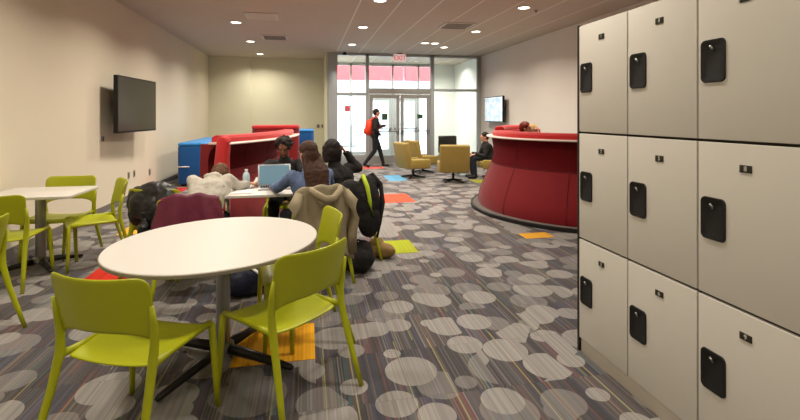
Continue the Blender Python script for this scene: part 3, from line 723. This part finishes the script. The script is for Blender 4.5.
def vent(label, x, y, sx, sy, glow):
    t = thing('ceiling_vent', label, 'vent', (x, y, H))
    obj('frame', B((-sx, -sy, -.02), (sx, sy, 0)), 'ventwhite', t, bevel=.005)
    for k in range(5):
        yy = -sy*.75+k*sy*.375; obj('slat', B((-sx*.85, yy, -.026), (sx*.85, yy+sy*.16, -.02)), glow, t)
vent('bright square ceiling diffuser at the left, nearest of the ceiling vents', -.84, 9.13, .30, .30, 'ventwhite')
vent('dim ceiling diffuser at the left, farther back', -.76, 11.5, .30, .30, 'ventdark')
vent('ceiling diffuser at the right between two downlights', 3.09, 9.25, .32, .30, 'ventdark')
bm = bmesh.new(); lathe(bm, [(0, 0), (.035, 0), (.035, -.01), (.012, -.015), (.012, -.045), (.025, -.05), (0, -.055)], 16)
o = obj('sprinkler_head', bm, 'steel', None, 'auto'); o.location = (4.05, 7.65, H); tag(o, 'small metal sprinkler head on the ceiling right of the middle', 'sprinkler')

# ------------------------------------------------------------------ people
def remesh(vox, sm=4, disp=0, dsc=.08):
    def f(o):
        r = o.modifiers.new('r', 'REMESH'); r.mode = 'VOXEL'; r.voxel_size = vox; r.use_smooth_shade = True
        s = o.modifiers.new('s', 'SMOOTH'); s.factor = .5; s.iterations = sm
        if disp:
            tx = bpy.data.textures.new('folds', 'CLOUDS'); tx.noise_scale = dsc
            d = o.modifiers.new('d', 'DISPLACE'); d.texture = tx; d.strength = disp; d.mid_level = .5; d.texture_coords = 'LOCAL'
    return f
def basis(f, up=V((0, 0, 1))):
    f = V(f).normalized(); r = f.cross(up).normalized(); u = r.cross(f).normalized()
    return f, r, u
def hand(bm, w, d, palm_n, curl=.5, s=1.):
    """palm and five fingers at wrist w pointing along d; palm_n points out of the palm"""
    d = V(d).normalized(); n = V(palm_n); n = (n-d*n.dot(d)).normalized(); sd = d.cross(n).normalized()
    c = V(w)+d*.05*s
    for k in (-1, -.33, .33, 1): cone(bm, V(w)+sd*k*.018*s, V(w)+d*.085*s+sd*k*.028*s, .013*s, .0115*s, 8)
    for k, L in ((-1, .062), (-.33, .075), (.33, .072), (1, .055)):
        a = V(w)+d*.088*s+sd*k*.029*s
        b = a+(d*math.cos(curl*.6)+n*math.sin(curl*.6)+sd*k*.08)*L*.45*s
        e = b+(d*math.cos(curl*1.6)+n*math.sin(curl*1.6))*L*.5*s
        cone(bm, a, b, .0095*s, .009*s, 8); cone(bm, b, e, .009*s, .0075*s, 8)
    a = V(w)+d*.025*s-sd*.022*s; b = a-sd*.03*s+d*.028*s+n*.008; e = b+d*.03*s+n*.01-sd*.004
    cone(bm, a, b, .012*s, .0105*s, 8); cone(bm, b, e, .0105*s, .009*s, 8)

def person(label, P, face, chestf, clothes, skin='skin', hair='hair_dark', hairstyle='short', vox=.009, s=1.):
    """P: dict of world joints. clothes = (top material, bottom material)."""
    o = V((P['pelvis'][0], P['pelvis'][1], 0)); g = {k: V(v)-o for k, v in P.items()}
    t = thing('person', label, 'person', o)
    f, r, u = basis(face); cf, cr, cu = basis(chestf)
    pel, neck, hd = g['pelvis'], g['neck'], g['head']
    chest = pel.lerp(neck, .68); waist = pel.lerp(neck, .33)
    top, bot = clothes
    def torso(bm, e, lo=0.):
        for sd in (-1, 1):
            cone(bm, pel+cr*sd*(.075)*s, waist+cr*sd*.055*s, .105*s+e, .095*s+e)
            cone(bm, waist+cr*sd*.055*s, chest+cr*sd*.075*s, .095*s+e, .105*s+e)
            cone(bm, chest+cr*sd*.075*s, g['sh'+'LR'[sd > 0]], .10*s+e, .052*s+e)
        cone(bm, chest, neck-(neck-chest)*.1, .10*s+e, .062*s+e)
    def arm(bm, sd, e, cuff=0.):
        k = 'LR'[sd > 0]
        cone(bm, g['sh'+k], g['el'+k], .050*s+e, .038*s+e); cone(bm, g['el'+k], g['wr'+k].lerp(g['el'+k], cuff), .039*s+e, .026*s+e*.8)
    def leg(bm, sd, e):
        k = 'LR'[sd > 0]
        cone(bm, pel+cr*sd*.085*s-V((0, 0, .01)), g['kn'+k], .085*s+e, .056*s+e); cone(bm, g['kn'+k], g['an'+k], .056*s+e, .036*s+e)
    # body
    bm = bmesh.new(); torso(bm, -.004)
    for sd in (-1, 1):
        arm(bm, sd, -.002); leg(bm, sd, -.004); k = 'LR'[sd > 0]
        hand(bm, g['wr'+k], (g['hd'+k]-g['wr'+k]), g.get('pn'+k, o*0)+(o if 'pn'+k in g else V((0, 0, -1))), .5)
        tf = (g['to'+k]-g['an'+k])*1.0; tf.z = 0
        cone(bm, g['an'+k], V((g['an'+k].x, g['an'+k].y, .045))+tf.normalized()*.03, .036, .035); 
    cone(bm, neck, hd-u*.05-f*.015, .056*s, .052*s)
    rot = Matrix((r, f, u)).transposed().to_quaternion()
    ell(bm, hd+u*.025-f*.008, (.074, .092, .088), rot); ell(bm, hd-u*.035+f*.022, (.056, .064, .070), rot)
    ell(bm, hd-u*.085+f*.062, (.022, .018, .017), rot, 2)
    cone(bm, hd+f*.085+u*.01, hd+f*.106-u*.022, .009, .013, 8); cone(bm, hd+f*.083-u*.05-r*.016, hd+f*.083-u*.05+r*.016, .0075, .0075, 8)
    for sd in (-1, 1):
        ell(bm, hd+r*sd*.074-u*.008-f*.005, (.009, .018, .03), rot, 2); cone(bm, hd+f*.083+u*.028+r*sd*.014, hd+f*.076+u*.030+r*sd*.042, .0085, .0075, 8)
    obj('body', bm, skin, t, True, mods=remesh(vox if vox < .008 else .007, 2))
    for sd in (-1, 1):
        bm = bmesh.new(); ell(bm, hd+f*.084+u*.008+r*sd*.031, (.012, .006, .007), rot, 2); obj('eye', bm, 'eyewhite', t, True)
    # clothes
    bm = bmesh.new(); torso(bm, .014)
    for sd in (-1, 1): arm(bm, sd, .013, .06)
    cone(bm, neck-(neck-chest)*.15, neck+(hd-neck)*.12, .075*s, .064*s)
    if 'hood' in hairstyle:
        ell(bm, neck-cf*.05+V((0, 0, .0)), (.09, .05, .035), basis_q(cf))
    obj('hoodie' if 'hood' in hairstyle else 'shirt', bm, top, t, True, mods=remesh(vox, 3, .022, .07))
    bm = bmesh.new()
    for sd in (-1, 1): leg(bm, sd, .012); cone(bm, pel+cr*sd*.07*s, pel+cr*sd*.06+(neck-pel)*.18, .112*s, .108*s)
    obj('trousers', bm, bot, t, True, mods=remesh(vox, 3, .014, .08))
    for sd in (-1, 1):
        k = 'LR'[sd > 0]; a = g['an'+k]; to = g['to'+k]; dz = min(0, a.z-.08) 
        bm = bmesh.new(); cone(bm, a+V((0, 0, -.02)), V((a.x, a.y, a.z-.035))+(to-a).normalized()*-.02, .044, .042, 12); cone(bm, V((a.x, a.y, a.z-.045)), to, .04, .036, 12)
        obj('shoe', bm, 'shoe', t, True, mods=remesh(.008, 3))
    # hair
    if hairstyle == 'none': return t
    bm = bmesh.new()
    ell(bm, hd+u*.038-f*.022, (.086, .096, .088), rot)
    if 'short' in hairstyle or 'hood' in hairstyle: ell(bm, hd-u*.005-f*.05, (.078, .062, .075), rot)
    if 'curly' in hairstyle:
        for i in range(26):
            a = i*2.4; zz = .02+.095*(i/25); rr_ = .085*math.sqrt(max(.05, 1-((zz-.02)/.11)**2)); q = r*math.cos(a)*rr_+f*(math.sin(a)*rr_-.02)
            if (q.dot(f) < .045 or zz > .07): ell(bm, hd+q+u*zz, (.03, .03, .03), None, 2)
    if 'long' in hairstyle:
        ell(bm, hd-f*.05-u*.02, (.088, .066, .095), rot)
        dn = (pel-neck).normalized()
        for i in range(17):
            k_ = (i-8)/8; p0 = hd-f*.055-u*.03+r*k_*.085; p1 = neck-cf*.11+cr*k_*.105+cr*.02; p2 = p1+dn*(.25-.09*abs(k_)+random.uniform(-.03, .03))-cf*.02+cr*random.uniform(-.01, .01)
            cone(bm, p0, p1, .026, .022, 8); cone(bm, p1, p2, .022, .008, 8)
    if 'bob' in hairstyle:
        for i in range(17):
            a = (i/16-.5)*3.9; dd = (-f*math.cos(a)+r*math.sin(a)); p0 = hd+u*.03+dd*.06; p1 = hd-u*(.105+random.uniform(-.01, .01))+dd*.082
            cone(bm, p0, p1, .036, .02, 8)
        ell(bm, hd-f*.05-u*.02, (.09, .07, .1), rot)
    # keep the face clear: hair does not reach in front of the brow
    obj('hair', bm, hair, t, True, mods=remesh(.007, 2, .012, .03))
    return t
def basis_q(f):
    f, r, u = basis(f); return Matrix((r, f, u)).transposed().to_quaternion()

def seated(pel, f, lean, headc, sh_w=.17, **k):
    """joints of a seated person; f horizontal facing, lean forward distance of the neck"""
    pel = V(pel); f = V((f[0], f[1], 0)).normalized(); r = f.cross(V((0, 0, 1)))
    hc = V(headc); nk = V(k.pop('neck')) if 'neck' in k else hc-V((0, 0, .155))-f*.03
    P = dict(pelvis=pel, neck=nk, head=hc)
    for s_, n in ((-1, 'L'), (1, 'R')):
        P['sh'+n] = nk-V((0, 0, .055))+r*s_*sh_w
        P['kn'+n] = V((pel.x, pel.y, .50))+f*.43+r*s_*.12
        P['an'+n] = V((pel.x, pel.y, .09))+f*k.get('foot', .38)+r*s_*.13
        P['to'+n] = P['an'+n]+f*.15-V((0, 0, .05))
        P['el'+n] = P['sh'+n]+V((0, 0, -.24))+f*.08+r*s_*.04
        P['wr'+n] = P['el'+n]+f*.22+V((0, 0, .05))-r*s_*.05
        P['hd'+n] = P['wr'+n]+f*.1-V((0, 0, .02))
    for a, b_ in k.items():
        if a not in ('foot',): P[a] = V(b_)
    return P
# student in the denim shirt, back to us
P = seated((.06, 4.39, .55), (-.35, .93), .1, (.005, 4.50, 1.135), neck=(.03, 4.47, .985),
   elL=(-.27, 4.54, .81), wrL=(-.33, 4.76, .79), hdL=(-.34, 4.85, .775), elR=(.22, 4.66, .80), wrR=(-.01, 4.86, .79), hdR=(-.10, 4.92, .77))
person('person with long brown hair in a faded blue denim shirt, seated back to us', P, (-.6, .8, -.15), (-.35, .93, .1), ('denim', 'jeans'), hair='hair_brown', hairstyle='long')
# student in black, right
P = seated((.36, 4.84, .55), (-.55, .84), .1, (.25, 4.92, 1.13), neck=(.285, 4.89, .98),
   elL=(.03, 5.02, .80), wrL=(-.12, 5.16, .79), hdL=(-.20, 5.20, .775), elR=(.545, 4.98, .93), wrR=(.41, 5.00, 1.10), hdR=(.345, 4.99, 1.19))
person('person with dark bobbed hair in black, back to us, one hand raised to the head', P, (-.6, .8, -.1), (-.55, .84, .1), ('blackcloth', 'darkjeans'), hair='hair_dark', hairstyle='bob')
# student leaning on the table in a grey hoodie
P = seated((-.95, 4.36, .54), (.05, 1), .5, (-.885, 5.05, .875), neck=(-.91, 4.87, .875), foot=.3,
   shL=(-1.09, 4.80, .86), shR=(-.765, 4.80, .86), elL=(-1.12, 4.98, .78), wrL=(-.95, 5.16, .775), hdL=(-.86, 5.18, .77), elR=(-.69, 4.86, .79), wrR=(-.60, 5.02, .79), hdR=(-.56, 5.10, .785))
person('person in a light grey hoodie slumped forward over the study table, chestnut hair', P, (.05, .6, -.8), (.05, .8, -.45), ('greyknit', 'jeans'), hair='hair_chestnut', hairstyle='short hood')
# man facing us
P = seated((-.25, 5.83, .55), (0, -1), .1, (-.27, 5.66, 1.115), neck=(-.265, 5.72, .97),
   elL=(-.02, 5.50, .80), wrL=(-.16, 5.32, .79), hdL=(-.22, 5.24, .775), elR=(-.50, 5.50, .80), wrR=(-.42, 5.32, .79), hdR=(-.36, 5.24, .775))
person('person in black with dark curly hair facing us across the study table, looking down', P, (-.1, -.9, -.35), (0, -1, .05), ('blackcloth', 'blackcloth'), skin='skindark', hair='hair_dark', hairstyle='short curly', vox=.009)
# person walking out by the doors
wx, wy = 1.93, 13.25
P = dict(pelvis=(wx, wy, .93), neck=(wx+.03, wy, 1.42), head=(wx+.06, wy, 1.58),
   shL=(wx+.03, wy+.17, 1.37), shR=(wx+.03, wy-.17, 1.37), elL=(wx+.16, wy+.2, 1.16), wrL=(wx+.34, wy+.16, 1.2), hdL=(wx+.42, wy+.16, 1.2),
   elR=(wx-.02, wy-.23, 1.12), wrR=(wx+.12, wy-.22, .94), hdR=(wx+.16, wy-.22, .86),
   knL=(wx+.16, wy+.09, .50), anL=(wx+.27, wy+.09, .085), toL=(wx+.42, wy+.09, .035), knR=(wx-.01, wy-.09, .49), anR=(wx-.30, wy-.09, .12), toR=(wx-.19, wy-.09, .035))
person('person walking past the entrance doors in black clothes with an orange backpack', P, (1, .05, 0), (1, 0, .02), ('blackcloth', 'darkjeans'), hair='hair_dark', hairstyle='short', vox=.012)
t = thing('backpack', 'orange red backpack on the back of the walking person', 'backpack', (wx-.17, wy, 1.15))
bm = bmesh.new(); ell(bm, (0, 0, 0), (.115, .16, .24)); ell(bm, (-.04, 0, -.09), (.10, .13, .13)); ell(bm, (.02, 0, .08), (.09, .14, .16)); obj('bag', bm, 'orangepack', t, True, mods=remesh(.01, 3))
bm = bmesh.new(); ell(bm, (-.12, 0, -.10), (.035, .10, .09)); obj('pocket', bm, 'orangepack', t, True)
for sy in (-1, 1):
    bm = bmesh.new(); tube(bm, [(.05, sy*.1, .2), (.15, sy*.12, .30), (.28, sy*.12, .25), (.33, sy*.12, .1), (.26, sy*.13, -.08), (.08, sy*.13, -.15)], .014, 8); obj('strap', bm, 'orangepack', t, True)
# far seated person
P = seated((4.30, 10.42, .50), (-1, .1), .0, (4.19, 10.46, .98), neck=(4.22, 10.45, .83))
person('person in dark clothes seated in a mustard chair, half hidden by the right red booth', P, (-1, .1, -.2), (-1, .1, .1), ('blackcloth', 'jeans'), hair='hair_dark', hairstyle='short', vox=.013)
# two people inside the curved booth
P = seated((3.78, 7.38, .58), (.75, -.6), .0, (3.74, 7.42, 1.275), neck=(3.75, 7.41, 1.12))
person('person sitting inside the curved red booth, only auburn hair showing above its rim', P, (.75, -.6, 0), (.75, -.6, .1), ('blackcloth', 'jeans'), hair='hair_red', hairstyle='short', vox=.013)
P = seated((4.07, 7.70, .55), (.45, -.85), .0, (4.04, 7.72, 1.225), neck=(4.05, 7.71, 1.07))
person('person sitting inside the curved red booth, only blond hair showing above its rim', P, (.45, -.85, 0), (.45, -.85, .1), ('greyknit', 'jeans'), hair='hair_blond', hairstyle='short', vox=.013)

# ------------------------------------------------------------------ jackets and bags
def local(c, x, y, z):
    a = c.rotation_euler.z; return V((c.location.x+x*math.cos(a)-y*math.sin(a), c.location.y+x*math.sin(a)+y*math.cos(a), z))
def drape(name, label, chair, m, hw, ztop, zback, zfront, seed, collar=True, sleeves=True, flare=.05):
    rnd = random.Random(seed); ph = [rnd.uniform(0, 6.28) for _ in range(6)]
    t = thing(name, label, 'jacket', (chair.location.x, chair.location.y, 0), chair.rotation_euler.z)
    def fn(u, v):
        a = u*2-1; e = abs(a)
        # v 0 = hem behind the chair, .55..0.65 over the top, 1 = hem in front
        if v < .6:
            k = v/.6; z = zback+(ztop-zback)*k; y = -.290-.03*(1-k)-.022*math.sin(6*a+ph[0])*(1.1-k)-.014*math.sin(14*a+ph[1]+3*k)*(1.1-k)
            w = hw+flare*(1-k)
        else:
            k = (v-.6)/.4; th = min(1, k/.25); z = ztop-(ztop-zfront)*max(0, (k-.12)/.88); y = -.290+.075*th; w = hw-.01*k
        y += .055*e**2.2*min(1, 1.1)
        z2 = z-.05*e**4*(1 if z > zback+.1 else 1)+.008*math.sin(9*a+ph[2])
        return V((a*w, y, z2))
    bm = bmesh.new(); grid(bm, fn, 44, 40); b_ = obj('jacket_body', bm, m, t, True, mods=solid(.012, 0))
    if sleeves:
        for s_ in (-1, 1):
            bm = bmesh.new(); tube(bm, [(s_*(hw-.03), -.24, ztop-.07), (s_*(hw+.03), -.28, ztop-.16), (s_*(hw+.03), -.32, ztop-.30), (s_*(hw+.015), -.32, ztop-.42), (s_*(hw+.02), -.31, zback+.02)], [.045, .055, .05, .042, .038], 12)
            obj('sleeve', bm, m, t, True)
    if collar:
        bm = bmesh.new(); tube(bm, [(-.13, -.30, ztop-.015), (-.10, -.355, ztop-.05), (-.03, -.385, ztop-.10), (.05, -.385, ztop-.10), (.12, -.355, ztop-.04), (.14, -.30, ztop-.01)], [.02, .032, .036, .036, .032, .02], 12)
        obj('hood', bm, m, t, True)
    return t
drape('jacket', 'beige hooded jacket draped over a green chair back behind the denim shirt', CH[4], 'tancoat', .235, .885, .26, .62, 3)
drape('jacket', 'burgundy jacket draped over a chair back beyond the round table', CH[3], 'burgundy', .225, .86, .38, .58, 5, collar=False, sleeves=False, flare=.13)
# black padded jacket bundled over the chair
c = CH[7]; t = thing('jacket', 'glossy black padded jacket bundled over a chair left of the burgundy jacket', 'jacket', c.location, c.rotation_euler.z)
bm = bmesh.new()
for (x, y, z, a_, b_, c_) in ((.02, -.20, .79, .20, .10, .10), (-.17, -.19, .70, .10, .10, .14), (-.20, -.17, .58, .07, .07, .12), (-.10, -.24, .68, .12, .09, .14), (.13, -.23, .70, .11, .09, .15), (.03, -.27, .64, .14, .08, .13), (.0, -.08, .66, .17, .14, .08), (-.02, -.16, .52, .14, .09, .06)): ell(bm, (x, y, z), (a_, b_, c_))
obj('jacket_body', bm, 'puffer', t, True, mods=remesh(.012, 3, .035, .10))
bm = bmesh.new(); tube(bm, [(.10, -.28, .70), (.12, -.34, .55), (.09, -.33, .36), (.11, -.31, .22)], [.06, .065, .055, .04], 12); obj('sleeve', bm, 'puffer', t, True, mods=remesh(.01, 2, .02, .05))
bm = bmesh.new(); tube(bm, [(-.04, -.30, .62), (-.02, -.33, .50), (-.04, -.32, .32), (-.03, -.31, .18)], [.06, .06, .05, .04], 12); obj('sleeve', bm, 'puffer', t, True, mods=remesh(.01, 2, .02, .05))
# backpack hanging on the chair
c = CH[5]; t = thing('backpack', 'black backpack with lime trim hanging from a green chair back', 'backpack', c.location, c.rotation_euler.z)
bm = bmesh.new(); ell(bm, (.06, -.33, .60), (.16, .10, .25)); ell(bm, (.06, -.36, .46), (.13, .09, .17)); ell(bm, (.10, -.29, .78), (.13, .08, .12)); ell(bm, (-.10, -.25, .72), (.16, .09, .15)); obj('bag', bm, 'blackcloth', t, True, mods=remesh(.01, 3, .02, .06))
bm = bmesh.new(); tube(bm, [(.06, -.25, .88), (.02, -.31, .90), (.01, -.39, .80), (.01, -.43, .66), (.03, -.445, .52)], [.018, .022, .022, .02, .014], 10); obj('lime_trim', bm, 'limeaccent', t, True)
bm = bmesh.new(); tube(bm, [(.12, -.24, .86), (.16, -.29, .90), (.21, -.36, .80), (.21, -.40, .62), (.15, -.42, .42), (.13, -.40, .28)], [.02, .024, .026, .022, .016, .012], 10); obj('strap', bm, 'blackcloth', t, True)
def bag(name, label, cat, loc, rz, m, parts, strap=None, extra=None):
    t = thing(name, label, cat, (loc[0], loc[1], 0), rz); bm = bmesh.new()
    for c_, r_ in parts: ell(bm, c_, r_)
    o = obj('bag_body', bm, m, t, True, mods=remesh(.01, 3, .02, .07))
    zmin = min(v.co.z for v in o.data.vertices)
    for v in o.data.vertices: v.co.z = max(v.co.z-zmin-.006, 0)
    if strap: bm = bmesh.new(); tube(bm, strap, .012, 8); obj('strap', bm, extra or m, t, True)
    return t
bag('duffel_bag', 'slouched black bag on the floor behind the jacket chair', 'bag', (.50, 4.40), .2, 'blackcloth', [((0, 0, .12), (.14, .13, .13)), ((.04, .02, .19), (.09, .1, .10)), ((-.05, .0, .1), (.12, .12, .1))], [(-.08, 0, .24), (-.02, 0, .31), (.06, 0, .27)])
bag('shoulder_bag', 'tan and brown shoulder bag on the floor beside the lime tile', 'bag', (.78, 4.80), -.5, 'tanbag', [((0, 0, .08), (.15, .08, .08)), ((-.07, .02, .13), (.09, .07, .08))], [(-.13, 0, .2), (-.17, -.02, .34), (-.20, -.02, .46), (-.19, .02, .34), (-.06, .02, .2)])
bag('backpack', 'navy school bag on the floor beneath the far side of the round table', 'backpack', (-.50, 4.02), .3, 'navybag', [((0, 0, .13), (.2, .12, .13)), ((.06, -.03, .18), (.14, .1, .1))], [(.02, -.10, .26), (.09, -.14, .2), (.13, -.14, .1)], 'paper')

# ------------------------------------------------------------------ light
def lamp(x, y, p, size=.35, col=(1, .90, .77)):
    l = bpy.data.lights.new('downlight', 'AREA'); l.shape = 'DISK'; l.size = .4; l.energy = p; l.color = col; l.spread = math.radians(145)  # serves the grid downlights and the added vestibule fill
    o = bpy.data.objects.new('downlight_or_fill_lamp', l); COL.objects.link(o); o.location = (x, y, H-.02)
for x, y in LP:
    if not (x > 3 and y < 6): lamp(x, y, {-1.8: 16, .2: 22, 2.6: 34, 5.05: 44}.get(y, 54 if y < 13 else 40))
for x in (1.6, 3.4): lamp(x, 15.3, 70)  # fill lamps added to brighten the vestibule
lamp(4.7, 15.3, 40)  # one more added fill, for the right end of the vestibule
# sky daylight outside comes in through the glass
W = bpy.data.worlds.new('World'); S.world = W; W.use_nodes = True
nt = W.node_tree; bg = nt.nodes['Background']
bg.inputs['Color'].default_value = (.86, .94, 1, 1); bg.inputs['Strength'].default_value = 6.5

# ------------------------------------------------------------------ camera
F = 460.; psi = math.atan(93/F)
cam = bpy.data.cameras.new('camera'); co = bpy.data.objects.new('camera', cam); COL.objects.link(co); S.camera = co
cam.sensor_width = 36; cam.lens = F/800*36; cam.shift_y = -(210-115.5)/800; cam.clip_end = 300; cam.clip_start = .05
co.location = (0, 0, 1.5); co.rotation_euler = (PI/2, 0, -psi)
S.view_settings.view_transform = 'Standard'; S.view_settings.look = 'None'; S.view_settings.exposure = -.14
S.cycles.max_bounces = 8; S.cycles.transparent_max_bounces = 12; S.cycles.sample_clamp_indirect = 4
S.cycles.caustics_reflective = False; S.cycles.caustics_refractive = False
